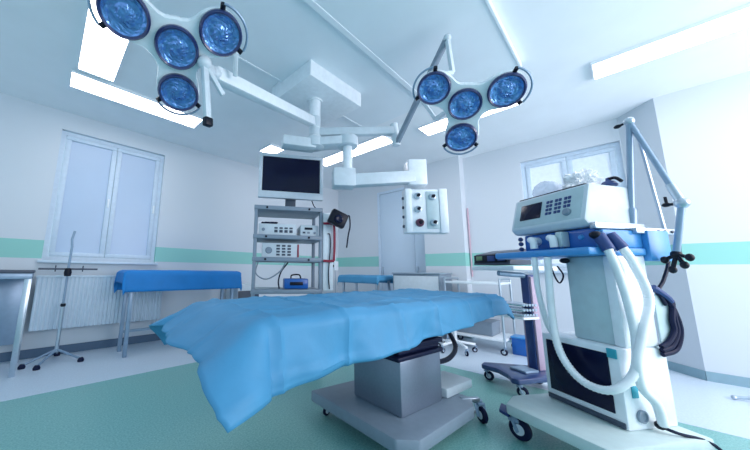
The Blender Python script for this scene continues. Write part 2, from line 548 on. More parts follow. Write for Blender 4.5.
# ------------------------------------------------------------------ surgical lamps
def reflector(c, ax, rd, rim):
    """faceted dish: rings of small tilted mirrors around a small centre cap"""
    u = Vector((1, 0, 0)); u = (u - ax * u.dot(ax)).normalized(); v = ax.cross(u)
    g = bmesh.new(); rings = []
    nr, ns = 8, 30
    for k in range(nr + 1):
        rr = rd * (0.91 - 0.75 * k / nr)
        base = 0.022 - 0.012 * sin(pi * min(1, k / nr * 1.1))
        rings.append([g.verts.new(c + ax * (base + random.uniform(-0.0022, 0.0022) * (0 < k < nr)) + rr * (cos(2 * pi * (q + 0.5 * (k % 2)) / ns) * u + sin(2 * pi * (q + 0.5 * (k % 2)) / ns) * v)) for q in range(ns)])
    for A, B in zip(rings[:-1], rings[1:]):
        for q in range(ns):
            q2 = (q + 1) % ns
            g.faces.new((A[q], A[q2], B[q])); g.faces.new((A[q2], B[q2], B[q]))
    tip = g.verts.new(c + ax * 0.026)
    for q in range(ns):
        g.faces.new((rings[-1][q], rings[-1][(q + 1) % ns], tip))
    b = MB(); b._merge(g)
    return b.build('reflector', 'lens', rim, smooth=False)


def lamp_head(root, P, n, xr, angs, hub_arm_pts):
    """four reflectors on a lobed plate facing n; P = world centre"""
    Z = -Vector(n).normalized(); X = Vector(xr).normalized(); Y = Z.cross(X)
    mt = Matrix((X, Y, Z)).transposed().to_4x4(); mt.translation = W(root, P)
    r3 = mt.to_3x3()
    head = bpy.data.objects.new('lamp_head', None)
    Rr = 0.255; rd = 0.108
    # lobed body plate: metaball-like outline by polar sampling
    cs = [(0, 0)] + [(Rr * cos(R(a)), Rr * sin(R(a))) for a in angs]

    def field(x, y):
        return sum(1.0 / ((x - cx) ** 2 + (y - cy) ** 2 + 1e-5) for cx, cy in cs)
    out = []
    for k in range(120):
        th = 2 * pi * k / 120
        lo, hi = 0.05, 0.6
        # outermost crossing
        r = 0.6
        while r > 0.08 and field(r * cos(th), r * sin(th)) < 92:
            r -= 0.004
        out.append((r * cos(th), r * sin(th)))
    g = bmesh.new()
    lv = []
    for sc_, z in ((0.94, -0.004), (1.0, 0.008), (1.0, 0.03), (0.9, 0.055), (0.6, 0.075)):
        lv.append([g.verts.new((x * sc_, y * sc_, z)) for x, y in out])
    for A, B in zip(lv[:-1], lv[1:]):
        for k in range(120):
            g.faces.new((A[k], A[(k + 1) % 120], B[(k + 1) % 120], B[k]))
    g.faces.new(lv[0]); g.faces.new(lv[-1])
    b = MB(); b._merge(g, mt)
    body = b.build('lamp_body', 'white', root)
    for i, (cx, cy) in enumerate(cs):
        c = mt @ Vector((cx, cy, 0)); ax = r3 @ Vector((0, 0, -1))
        s = 1.0 if i else 0.98
        rim = MB().lathe([(rd * 1.02 * s, -0.02), (rd * 1.06 * s, 0.0), (rd * 1.06 * s, 0.022), (rd * 0.98 * s, 0.034), (rd * 0.9 * s, 0.028), (rd * 0.88 * s, 0.01)], c, ax, 40, cap=False).build('reflector_ring', 'rim', root)
        reflector(c, ax, rd, rim)
    # arc handles around the petals
    for a in angs:
        cx, cy = Rr * cos(R(a)), Rr * sin(R(a))
        rh = 0.142
        pts = [mt @ Vector((cx + rh * cos(R(a + t)), cy + rh * sin(R(a + t)), -0.012)) for t in range(-58, 59, 8)]
        hd = MB().tube(pts, 0.007, 8).build('handle', 'midgrey', root, label='curved grab handle around a reflector')
        for t in (-60, 60):
            mm = MB()
            p = mt @ Vector((cx + rh * cos(R(a + t)), cy + rh * sin(R(a + t)), -0.012))
            q = mt @ Vector((cx + (rh - 0.03) * cos(R(a + t)), cy + (rh - 0.03) * sin(R(a + t)), 0.0))
            mm.tube([q, p], 0.014, 10)
            mm.build('handle_mount', 'black', hd)
    return mt, body


# large lamp, upper left
L1 = thing('surgical_lamp', 'larger surgical lamp head with four blue reflectors hanging at the top left', 'surgical lamp', (0.40, 1.57, 2.23), group='four-reflector surgical lamps')
mt1, body1 = lamp_head(L1, (0.40, 1.57, 2.23), (-0.13, -0.53, -0.84), (0.97, -0.25, 0), (-163, -36, 83), None)
# arm from the column down to the lamp
ca = W(L1, (PX, PY, 2.56)); jb = W(L1, (0.66, 1.68, 2.26)); jj = W(L1, (0.545, 1.545, 2.20))
MB().cyl(W(L1, (PX, PY, 2.50)), W(L1, (PX, PY, 2.62)), 0.062).build('arm_collar', 'offwhite', L1)
MB().bar(ca + (jb - ca) * 0.04, jb, 0.085, 0.095, 0.014).build('spring_arm', 'white', L1)
MB().bar(jb, jj, 0.045, 0.05, 0.01).ball(jj, 0.04).ball(jb, 0.05, (1, 1, 1.0)).build('swivel_joint', 'offwhite', L1)
y = MB()
y.bar(jj, W(L1, (0.595, 1.56, 1.86)), 0.032, 0.04, 0.008)
yk = y.build('drop_handle', 'offwhite', L1)
MB().bar(W(L1, (0.594, 1.56, 1.88)), W(L1, (0.599, 1.561, 1.83)), 0.04, 0.05, 0.008).build('end_cap', 'black', yk)
MB().bar(jj, W(L1, (0.67, 1.545, 2.05)), 0.025, 0.03, 0.006).build('brace', 'offwhite', L1)
MB().bar(W(L1, (0.775, 1.62, 2.27)), W(L1, (0.72, 1.52, 2.44)), 0.03, 0.03, 0.006).bar(W(L1, (0.72, 1.52, 2.44)), W(L1, (0.52, 1.48, 2.36)), 0.03, 0.03, 0.006).build('yoke', 'offwhite', L1)

# smaller (farther) lamp
L2 = thing('surgical_lamp', 'farther surgical lamp head with four dark blue reflectors right of the ceiling box', 'surgical lamp', (2.11, 0.67, 2.23), group='four-reflector surgical lamps')
mt2, body2 = lamp_head(L2, (2.11, 0.67, 2.23), (-0.63, -0.20, -0.75), (0.30, -0.95, 0), (-138, -6, 100), None)
e0 = W(L2, (PX, PY, 2.45)); e1 = W(L2, (2.52, 1.50, 2.47)); e2 = W(L2, (2.54, 1.49, 2.33)); tip = W(L2, (2.14, 0.77, 2.86))
MB().cyl(W(L2, (PX, PY, 2.40)), W(L2, (PX, PY, 2.495)), 0.062).build('arm_collar', 'offwhite', L2)
MB().bar(e0 + (e1 - e0) * 0.05, e1, 0.07, 0.085, 0.012).build('extension_arm', 'offwhite', L2)
MB().cyl(e2 + Vector((0, 0, -0.02)), e1 + Vector((0, 0, 0.08)), 0.04).build('elbow', 'offwhite', L2)
MB().bar(e2, tip, 0.045, 0.05, 0.01).build('spring_arm', 'grey', L2)
j3 = W(L2, (2.10, 0.80, 2.50)); j4 = W(L2, (2.02, 0.80, 2.36))
yk = MB().bar(tip, W(L2, (2.17, 0.76, 2.56)), 0.03, 0.035, 0.006).bar(W(L2, (2.17, 0.76, 2.56)), W(L2, (2.01, 0.85, 2.50)), 0.03, 0.035, 0.006).ball(tip, 0.03)
yk.bar(W(L2, (2.01, 0.85, 2.50)), W(L2, (2.05, 0.74, 2.30)), 0.04, 0.04, 0.006)
yk.build('yoke', 'offwhite', L2)
MB().bar(W(L2, (2.33, 0.98, 2.32)), W(L2, (2.20, 0.75, 2.30)), 0.03, 0.035, 0.006).bar(W(L2, (2.33, 0.98, 2.32)), W(L2, (2.36, 1.10, 2.56)), 0.03, 0.03, 0.006).build('brace', 'offwhite', L2)


# ------------------------------------------------------------------ drapes
def drape(name, m, loc, rot, L, Wd, z, over, label, cat, seed=0, folds=0.02, sag=None, step=0.03, crease=0.36, hem=None, slope=0.0, flare=0.0):
    """cloth over a rectangle L x Wd (local x 0..L, y -Wd/2..Wd/2) hanging over = (x0, x1, y0, y1)"""
    x0, x1, y0, y1 = over
    nx = int((L + x0 + x1) / step); ny = int((Wd + y0 + y1) / step)
    g = bmesh.new(); vs = []
    for i in range(nx + 1):
        row = []
        for j in range(ny + 1):
            px = -x0 + (L + x0 + x1) * i / nx
            py = -Wd / 2 - y0 + (Wd + y0 + y1) * j / ny
            if hem:
                # pull the hem up/down along the length
                k = hem(max(0, min(1, px / L)))
                if py < -Wd / 2: py = -Wd / 2 + (py + Wd / 2) * k
            ex = max(0.0, -px) if px < 0 else max(0.0, px - L)
            ey = max(0.0, -py - Wd / 2) if py < 0 else max(0.0, py - Wd / 2)
            bx = min(max(px, 0), L); by = min(max(py, -Wd / 2), Wd / 2)
            sx = -1 if px < 0 else 1; sy = -1 if py < 0 else 1
            drop = sqrt(ex * ex + ey * ey)
            rr = 0.03
            zz = z + slope * bx
            out = 0.0
            if drop > 0:
                th = min(drop / rr, pi / 2)
                out = rr * sin(th)
                zz -= rr * (1 - cos(th)) + max(0, drop - rr * pi / 2)
                nrm = Vector((sx * ex, sy * ey, 0)) / drop
                along = bx * abs(nrm.y) + by * abs(nrm.x) + (ex * 1.0 if ey > 0 else 0)
                f = min(1, drop / 0.25)
                wave = folds * f * (sin(along * 9 + seed) + 0.6 * sin(along * 21 + 2 * seed) + 1.2 * noise.noise((along * 3, seed, drop * 1.5)))
                if ex > 0 and ey > 0:
                    wave += folds * 2.5 * f * sin(2 * math.atan2(ey, ex))
                out += wave + folds * 1.5 * f
                if flare and px < 0:
                    out += flare * ex
                    zz += (1 - sqrt(1 - flare * flare)) * ex
                p = Vector((bx, by, 0)) + nrm * out
            else:
                p = Vector((bx, by, 0))
                if sag:
                    zz += sag(bx, by)
            nz = noise.noise((p.x * 4 + seed, p.y * 4, zz * 3)) * 0.007 + noise.noise((p.x * 11, p.y * 11 + seed, zz * 8)) * 0.003
            if crease:
                q_ = Vector((p.x * 3.3 + seed, p.y * 4.5, zz * 4.5))
                nz += 0.022 * max(0, 0.22 - abs(noise.noise(q_))) - 0.016 * max(0, 0.2 - abs(noise.noise(q_ * 1.7 + Vector((5, 2, 1)))))
            # pressed fold lines in the sheet
            if crease:
                dxm = abs(((px + 0.13) / crease) % 1.0 - 0.5) * crease
                dym = abs(((py + 0.07) / crease) % 1.0 - 0.5) * crease
                cr = 0.011 * math.exp(-(dxm / 0.014) ** 2) + 0.008 * math.exp(-(dym / 0.014) ** 2) + 0.014 * noise.noise((px * 3.1, py * 3.1, seed))
            else:
                cr = 0
            if drop > 0:
                p += nrm * (nz + cr)
            else:
                zz += nz + cr + 0.008
            row.append(g.verts.new((p.x, p.y, zz)))
        vs.append(row)
    for i in range(nx):
        for j in range(ny):
            g.faces.new((vs[i][j], vs[i + 1][j], vs[i + 1][j + 1], vs[i][j + 1]))
    b = MB(); b._merge(g)
    o = b.build(name, m)
    for p in o.data.polygons:
        p.use_smooth = True
    o.location = loc; o.rotation_euler = (0, 0, R(rot))
    so = o.modifiers.new('thick', 'SOLIDIFY'); so.thickness = 0.004; so.offset = 1
    tag(o, label, cat)
    return o


# ------------------------------------------------------------------ operating table
TL = (0.57, 1.38, 0)
tb = thing('operating_table', 'operating table with grey pedestal and wheeled base under the blue drape', 'operating table', TL, -7)
MB().box(0.13, 1.2, -0.36, 0.36, 0.70, 0.80, 0.03).box(1.215, 2.15, -0.36, 0.36, 0.70, 0.80, 0.03).build('table_top', 'black', tb)
MB().box(0.35, 1.9, -0.30, 0.30, 0.655, 0.70, 0.01).build('top_frame', 'steel', tb)
MB().prism([(1.12, -0.25), (1.56, -0.25), (1.56, 0.16), (1.12, 0.16)], 0.15, 0.47, bev=0.012).build('pedestal', mat('pedestal_steel', (128, 142, 160), 0.35, metal=0.5, scale=60), tb)
bl = MB()
for k in range(6):
    q = 0.02 * (k % 2)
    bl.box(1.10 - 0.02 + q + 0.01 * k, 1.57 - q, -0.27 + q, 0.24 - q, 0.47 + 0.032 * k, 0.50 + 0.032 * k, 0.01)
bl.build('bellows', 'rubber', tb)
MB().prism([(1.02, -0.44), (1.66, -0.41), (1.78, -0.33), (1.78, 0.34), (0.92, 0.40), (0.92, -0.36)], 0.075, 0.15, bev=0.012).build('base_plate', 'grey', tb)
MB().box(1.02, 1.66, -0.487, -0.455, 0.10, 0.125, 0.004, Matrix.Rotation(R(2.7), 4, 'Z')).build('bumper_rail', 'steel', tb)
MB().box(1.60, 1.96, -0.26, -0.02, 0.15, 0.215, 0.015, None).build('control_box', 'offwhite', tb)
MB().bar((1.70, -0.30, 0.14), (1.81, -0.37, 0.14), 0.035, 0.03, 0.006).build('castor_arm', 'steel', tb)
castor(tb, 1.81, -0.37, 0.05, 0.14, ang=R(60)); castor(tb, 1.06, -0.32, 0.03, 0.08); castor(tb, 1.0, 0.30, 0.03, 0.08); castor(tb, 1.70, 0.26, 0.03, 0.08)
MB().tube([(1.55, -0.1, 0.40), (1.72, -0.12, 0.34), (1.92, -0.12, 0.345), (2.12, -0.05, 0.40), (2.2, 0.1, 0.55), (2.1, 0.16, 0.69)], 0.018, 10, smooth=6).build('power_cable', 'wire', tb)


def table_sag(x, y):
    # slight hollow at the end nearest the left wall, where the top section drops
    return 0.012 * noise.noise((x * 2.2, y * 5, 0.3))


drape('surgical_drape', 'drape', (0.57 + 0.11 * cos(R(-7)), 1.38 + 0.11 * sin(R(-7)), 0), -7, 2.06, 0.80, 0.815, (0.22, 0.13, 0.27, 0.30),
      'creased light blue drape covering the operating table', 'drape', seed=1.3, folds=0.017, sag=table_sag,
      step=0.016, crease=0.36, hem=lambda t: 0.95 - 0.42 * t, slope=0.006, flare=0.80)

# ------------------------------------------------------------------ endoscopy tower
KO = (1.89, 2.44, 0)
kt = thing('equipment_trolley', 'tall grey equipment trolley with shelves behind the operating table', 'trolley', KO, -32)


def k(o):
    return o


for x in (-0.37, 0.34):
    for y_ in (0.0, 0.42):
        MB().box(x, x + 0.035, y_, y_ + 0.05, 0.10, 1.70, 0.004).build('post', 'grey', kt)
for z0, nm in ((1.66, 'shelf'), (1.345, 'shelf'), (1.105, 'shelf'), (0.77, 'shelf'), (0.12, 'shelf')):
    s_ = MB().box(-0.375, 0.375, -0.012, 0.48, z0, z0 + 0.045, 0.006).build(nm, 'grey', kt)
    if z0 > 0.9:
        for bxx in (-0.24, 0.22):
            MB().lathe([(0.012, 0), (0.012, 0.006), (0, 0.008)], (bxx, -0.012, z0 + 0.022), (0, -1, 0), 14).build('bolt', 'black', s_)
for x, y_ in ((-0.34, 0.04), (0.34, 0.04), (-0.34, 0.44), (0.34, 0.44)):
    castor(kt, x, y_, 0.045, 0.12)
MB().box(0.378, 0.50, 0.0, 0.10, 0.80, 1.66, 0.02).build('side_panel', 'white', kt)
rh = MB().tube([(0.38, -0.025, 1.53), (0.47, -0.025, 1.53), (0.50, -0.025, 1.50), (0.50, -0.025, 1.16), (0.47, -0.025, 1.12), (0.38, -0.025, 1.12)], 0.014, 10, smooth=4)
rh.build('handle', 'red', kt, label='dark red bracket handle')
MB().tube([(0.43, -0.01, 1.42), (0.455, -0.015, 1.40), (0.46, -0.015, 1.25), (0.44, -0.015, 1.0), (0.45, -0.015, 0.82)], 0.006, 8, smooth=6).build('cable', 'wire', kt)
MB().tube([(-0.31, 0.05, 1.10), (-0.33, 0.02, 0.98), (-0.22, 0.02, 0.92), (-0.08, 0.03, 1.0), (-0.02, 0.05, 1.10)], 0.007, 8, smooth=6).build('cable', 'grey', kt)
MB().tube([(0.02, 0.2, 1.10), (-0.06, 0.1, 1.0), (-0.09, 0.06, 0.9), (-0.08, 0.05, 0.82)], 0.008, 8, smooth=6).build('cable', 'wire', kt)
ch = thing('endoscope_camera', 'black endoscope camera hanging beside the top shelf of the trolley', 'camera', (1.89 + 0.51 * cos(R(-32)) - 0.13 * sin(R(32)), 2.44 + 0.51 * sin(R(-32)) - 0.13 * cos(R(32)), 1.56), -32)
rm = Matrix.Rotation(R(24), 4, 'Y')
MB().box(-0.095, 0.095, -0.045, 0.045, -0.07, 0.09, 0.02, rm).build('housing', 'black', ch)
MB().lathe([(0.05, 0), (0.045, 0.02), (0.03, 0.025), (0, 0.015)], rm @ Vector((0, -0.045, 0.0)), (0, -1, 0)).build('lens', 'screen', ch)
MB().tube([rm @ Vector((0.08, 0, 0.03)), (0.13, 0, 0.05), (0.14, 0, -0.06), (0.12, 0.0, -0.16), (0.10, 0.0, -0.3)], 0.008, 8, smooth=5).build('cable', 'wire', ch)
MB().bar((0.0, 0.11, 0.04), (0.0, 0.02, 0.02), 0.02, 0.02, 0.004).build('bracket', 'grey', ch)


def kth(name, label, cat, x, y_, z, group=None):
    a = R(-32)
    return thing(name, label, cat, (KO[0] + x * cos(a) - y_ * sin(a), KO[1] + x * sin(a) + y_ * cos(a), z), -32, group)


mo = kth('monitor', 'grey framed flat monitor with a black screen on top of the trolley', 'monitor', 0.03, 0.12, 1.707)
fr = MB()
fr.box(-0.375, 0.375, 0.0, 0.06, 0.12, 0.20, 0.008).box(-0.375, 0.375, 0.0, 0.06, 0.61, 0.65, 0.008).box(-0.375, -0.335, 0.0, 0.06, 0.18, 0.63, 0.008).box(0.335, 0.375, 0.0, 0.06, 0.18, 0.63, 0.008)
fr.box(-0.33, 0.33, 0.03, 0.075, 0.14, 0.64, 0.01)
fr.build('bezel', mat('monitor_bezel', (200, 212, 222), 0.4), mo)
MB().box(-0.337, 0.337, 0.012, 0.03, 0.197, 0.613).build('screen', 'screen', mo, smooth=False)
MB().box(-0.10, 0.10, -0.02, 0.16, 0.002, 0.02, 0.006).box(-0.06, 0.06, 0.06, 0.09, 0.015, 0.14, 0.006).build('stand', 'darkgrey', mo)
MB().tube([(0.25, 0.08, 0.14), (0.30, 0.12, 0.06), (0.36, 0.05, 0.01)], 0.006, 8, smooth=4).build('cable', 'wire', mo)


def device(name, label, cat, x, y_, z, w, dd, h, face, ctrl, group=None):
    t = kth(name, label, cat, x, y_, z, group)
    MB().box(-w / 2, w / 2, 0, dd, 0.002, h, 0.006).build('housing', face, t)
    for c in ctrl:
        kd, cx, cz, a, b, m_ = c
        if kd == 'k':
            MB().lathe([(a, 0), (a, 0.008), (a * 0.8, 0.016), (0, 0.016)], (cx, 0.0005, cz), (0, -1, 0), 18).build('knob', m_, t)
        else:
            MB().box(cx - a / 2, cx + a / 2, -0.006, 0.0, cz - b / 2, cz + b / 2, 0.002).build('button' if kd == 'b' else 'display', m_, t)
    return t


ctl = [('k', -0.155, 0.06, 0.018, 0, 'grey')]
for i in range(4):
    ctl.append(('b', -0.02 + 0.055 * i, 0.08, 0.036, 0.018, 'darkgrey'))
    ctl.append(('b', -0.02 + 0.055 * i, 0.045, 0.036, 0.03, 'darkgrey'))
device('light_source', 'low white control unit with dark button rows, left on the second shelf', 'medical device', -0.115, 0.05, 1.39, 0.41, 0.36, 0.125, 'offwhite', ctl)
device('camera_control_unit', 'small white unit with a dark display, right on the second shelf', 'medical device', 0.235, 0.05, 1.39, 0.20, 0.34, 0.125, 'offwhite',
       [('d', -0.01, 0.085, 0.09, 0.025, 'black'), ('k', 0.06, 0.04, 0.014, 0, 'grey'), ('b', -0.06, 0.04, 0.03, 0.02, 'darkgrey'), ('b', -0.01, 0.04, 0.03, 0.02, 'grey')])
ctl = [('k', -0.13, 0.075, 0.036, 0, 'grey'), ('b', 0.187, 0.075, 0.018, 0.14, 'red')]
for i in range(3):
    for j in range(4):
        ctl.append(('b', -0.03 + 0.06 * i, 0.03 + 0.032 * j, 0.038, 0.02, 'darkgrey'))
device('insufflator', 'taller grey unit with a round dial and red right edge on the third shelf', 'medical device', -0.075, 0.05, 1.15, 0.40, 0.36, 0.155, 'offwhite', ctl)
nb = kth('coiled_cable', 'dark coiled cable lying on the left white unit of the second shelf', 'cable', -0.2, 0.13, 1.517)
cp = [(0.07 * cos(t * 0.7) + 0.02 * sin(t), 0.05 * sin(t * 0.7), 0.012 + 0.0025 * (t % 5)) for t in range(24)]
MB().tube(cp, 0.008, 8, smooth=3).build('coil', 'wire', nb)
bu = kth('blue_case', 'small dark blue case with a carry handle on the low shelf of the trolley', 'case', 0.10, 0.03, 0.817)
MB().box(-0.13, 0.13, 0, 0.2, 0.002, 0.11, 0.014).build('body', 'blue', bu)
MB().tube([(-0.05, 0.1, 0.11), (-0.04, 0.1, 0.145), (0.04, 0.1, 0.15), (0.06, 0.1, 0.11)], 0.008, 8, smooth=4).build('handle', 'black', bu)
MB().box(-0.07, 0.07, -0.005, 0, 0.04, 0.075, 0.002).build('front_plate', 'black', bu)

# ------------------------------------------------------------------ ventilator
VO = (2.46, 0.28, 0)
ve = thing('ventilator', 'white and blue ventilator machine on a wheeled platform at the right', 'ventilator', VO, -123)
MB().prism([(-0.25, -0.22), (-0.15, -0.37), (0.36, -0.29), (0.36, 0.36), (-0.25, 0.36)], 0.135, 0.20, bev=0.014).build('platform', 'platform', ve)
for x, y_ in ((-0.14, -0.32), (0.30, -0.25), (-0.20, 0.31), (0.31, 0.31)):
    castor(ve, x, y_, 0.062, 0.138, ang=R(200 if x < 0 else 160))
MB().prism([(-0.30, -0.27), (-0.22, -0.36), (-0.15, -0.36), (-0.19, -0.26)], 0.115, 0.135, bev=0.004).build('brake_pedal', 'navy', ve)
cb = MB().box(-0.195, 0.245, 0.0, 0.34, 0.20, 0.61, 0.012).build('compressor_housing', 'white', ve)
MB().box(-0.16, 0.195, -0.008, 0.0, 0.265, 0.575, 0.004).build('compressor_grille', 'screen', cb)
MB().box(-0.185, 0.235, -0.006, 0.0, 0.205, 0.235, 0.003).build('vent_slot', 'darkgrey', cb)
MB().box(0.195, 0.24, -0.01, 0.0, 0.555, 0.605, 0.003).build('sticker', 'teal', cb, label='teal sticker')
MB().lathe([(0.032, 0), (0.032, 0.012), (0.022, 0.016), (0.02, 0.01), (0, 0.01)], (0.246, 0.09, 0.27), (1, 0, 0)).build('dial', 'grey', cb)
MB().box(0.245, 0.25, 0.05, 0.09, 0.36, 0.42, 0.001).build('dial_label', 'teal', cb)
# column
MB().box(-0.03, 0.19, 0.07, 0.30, 0.61, 1.12, 0.012).build('column', 'greypl', ve)
MB().box(0.19, 0.245, 0.06, 0.30, 0.61, 1.12, 0.012).build('side_column', 'white', ve)
# blue tray / worktop
MB().prism([(-0.47, -0.05), (-0.44, -0.09), (0.24, -0.09), (0.26, 0.3), (-0.46, 0.28)], 1.12, 1.165, bev=0.012).build('tray', 'lightblue', ve)
MB().box(-0.28, 0.20, 0.03, 0.34, 1.165, 1.29, 0.014).build('valve_body', 'blue', ve)
MB().box(0.20, 0.245, 0.02, 0.34, 1.165, 1.27, 0.008).box(0.235, 0.275, 0.30, 0.46, 1.09, 1.27, 0.006).build('side_panel', 'lightblue', ve)
for cx, sgn in ((-0.17, 1), (-0.03, 1)):
    cn = MB().tube([(cx, 0.04, 1.235), (cx, -0.03, 1.245), (cx + 0.04, -0.055, 1.235), (cx + 0.045, -0.055, 1.18)], 0.022, 12, smooth=4)
    cn.lathe([(0.03, 0), (0.03, 0.03)], (cx, 0.03, 1.237), (0, -1, 0), 16)
    cn.build('connector', 'white', ve)
MB().box(0.005, 0.05, -0.03, 0.03, 1.18, 1.28, 0.008).build('filter_block', 'greypl', ve)
for cz in (1.19, 1.23, 1.265):
    MB().ball((-0.30, 0.02, cz), 0.017, sub=2).build('nut', 'navy', ve)
MB().lathe([(0.018, 0), (0.012, 0.012), (0, 0.014)], (0.12, 0.03, 1.235), (0, -1, 0), 16).build('indicator', 'lightblue', ve)
# screen unit: sloped front panel
pf = [(-0.035, 1.335), (0.0, 1.295), (0.34, 1.295), (0.34, 1.555), (0.035, 1.565)]
su = MB().prism(pf, -0.325, 0.20, axis='x', bev=0.012).build('screen_unit', 'offwhite', ve)
nx, nz = Vector((0, -0.23, 0.07)).normalized(), None
fa, fb = Vector((0, -0.033, 1.337)), Vector((0, 0.033, 1.560))
fd = (fb - fa).normalized(); fn = Vector((0, -fd.z, fd.y))


def fp(mb, x0, x1, s0, s1, th=0.006):
    mtx = Matrix((Vector((1, 0, 0)), fd, fn)).transposed().to_4x4(); mtx.translation = fa
    mb.box(x0, x1, s0, s1, -0.002, th, min(0.003, th * 0.4), mtx)
    return mb


fp(MB(), -0.30, 0.175, 0.012, 0.222, 0.004).build('front_panel', 'greypl', su)
fp(MB(), -0.25, -0.09, 0.06, 0.18, 0.010).build('screen', 'screen', su)
for gx in (-0.055, 0.005, 0.065):
    for i in range(2):
        for j in range(4):
            if gx > 0.06 and j == 0:
                continue
            fp(MB(), gx + i * 0.024, gx + i * 0.024 + 0.019, 0.07 + j * 0.028, 0.07 + j * 0.028 + 0.02, 0.009).build('key', 'navy', su)
mk = fa + fd * 0.062 + fn * 0.004 + Vector((0.095, 0, 0))
MB().lathe([(0.024, 0), (0.024, 0.012), (0.018, 0.02), (0, 0.02)], mk, fn, 22).build('dial', 'grey', su)
MB().box(-0.30, 0.17, 0.045, 0.075, 1.560, 1.572, 0.003).build('top_groove', 'black', su)
# accessory rail + support arm
rl = MB().box(0.20, 0.235, -0.01, 0.36, 1.275, 1.315, 0.006).box(0.225, 0.265, 0.24, 0.56, 1.25, 1.285, 0.005).build('rail', 'steel', ve)
for ry in (0.40, 0.45, 0.51):
    MB().lathe([(0.009, 0), (0.009, 0.006), (0, 0.008)], (0.265, ry, 1.267), (1, 0, 0), 12).build('bolt', 'darkgrey', rl)
pole0, pole1 = Vector((0.19, 0.325, 1.29)), Vector((0.235, 0.375, 1.985))
elb, endp = Vector((0.405, 0.36, 1.405)), Vector((0.345, 0.36, 1.125))
ar = MB().tube([pole0, pole1], 0.016, 14).lathe([(0.024, 0), (0.024, 0.12), (0.018, 0.13)], pole0, pole1 - pole0, 16).build('support_arm', 'midgrey', ve)
MB().tube([pole1, elb], 0.014, 14).build('upper_tube', 'midgrey', ar)
MB().tube([pole1 + (elb - pole1) * 0.80, elb], 0.020, 14).build('tube_sleeve', 'steel', ar)
MB().tube([elb, endp], 0.015, 14).build('lower_tube', 'midgrey', ar)
MB().tube([pole1 + Vector((0.0, 0.05, -0.05)), Vector((0.255, 0.47, 1.28))], 0.009, 10).build('brace_tube', 'steel', ar)
MB().ball(pole1, 0.028, sub=2).build('joint', 'steel', ar)
MB().ball(elb, 0.032, sub=2).build('joint', 'steel', ar)
for base, dr in ((pole1, Vector((-1, 0, -0.05))), (elb, Vector((-1, 0, 0.05))), (pole0 + Vector((0, 0, 0.10)), Vector((-1, 0.0, 0)))):
    dr.normalize()
    kn = MB().tube([base, base + dr * 0.06], 0.008, 8).ball(base + dr * 0.062, 0.016, (1.3, 1, 0.8), 2)
    if base is elb:
        kn.tube([elb + Vector((-0.06, 0, 0)), elb + Vector((-0.062, 0, 0.05))], 0.007, 8)
    kn.build('clamp_knob', 'black', ar)
cl = MB().ball(endp, 0.024, sub=2)
for dx, dz in ((-0.045, -0.03), (0.03, -0.06), (0.055, -0.02), (-0.02, -0.085)):
    cl.tube([endp, endp + Vector((dx, -0.01, dz))], 0.010, 8).ball(endp + Vector((dx, -0.01, dz)), 0.018, (1, 1, 1.2), 2)
cl.build('hose_clamp', 'black', ar)


def corr(pts, r, n=8, name='hose', m_='hose', par=None, amp=0.06):
    P = catmull(pts, n)
    # resample at small steps for corrugation
    q = [P[0]]; acc = 0
    st = r * 0.42
    for a, b in zip(P[:-1], P[1:]):
        L = (b - a).length; d_ = st - acc
        while d_ <= L:
            q.append(a + (b - a) * (d_ / L)); d_ += st
        acc = L - (d_ - st)
    mbt = MB()
    N = len(q)
    mbt.tube(q, r, 12, r_fn=lambda t: r * (1 + amp * (1 if int(round(t * (N - 1))) % 2 else -1)))
    return mbt.build(name, m_, par)


# hoses at the side and in front
corr([(0.235, 0.01, 1.21), (0.27, 0.0, 1.15), (0.275, 0.04, 1.02), (0.28, 0.07, 0.85), (0.285, 0.075, 0.66), (0.29, 0.02, 0.50), (0.24, -0.06, 0.405), (0.13, -0.08, 0.395), (0.04, -0.085, 0.46), (-0.02, -0.08, 0.58), (-0.04, -0.07, 0.80), (-0.03, -0.065, 1.12)], 0.021, 8, par=ve)
corr([(0.245, 0.07, 1.215), (0.285, 0.08, 1.16), (0.29, 0.14, 1.06), (0.31, 0.17, 0.88), (0.315, 0.08, 0.70), (0.305, 0.03, 0.56), (0.29, 0.06, 0.43), (0.30, 0.12, 0.35), (0.29, 0.16, 0.24)], 0.021, 8, par=ve)
MB().tube([(-0.115, -0.075, 1.12), (-0.118, -0.07, 0.9), (-0.13, -0.02, 0.70), (-0.14, 0.03, 0.612)], 0.017, 12, smooth=6).build('hose', 'hose', ve)
for (a, b) in (((0.236, 0.0, 1.235), (0.275, 0.0, 1.145)), ((0.246, 0.06, 1.24), (0.285, 0.085, 1.155))):
    MB().tube([a, b], 0.029, 14).build('hose_cuff', 'navy', ve)
MB().ball((0.23, -0.015, 1.235), 0.03, (1, 1, 0.8), 2).build('valve_cap', 'black', ve)
MB().prism([(0.248, 0.30), (0.255, 0.30), (0.255, 0.40), (0.248, 0.40)], 0.58, 0.90).build('hanging_bracket', 'greypl', ve)
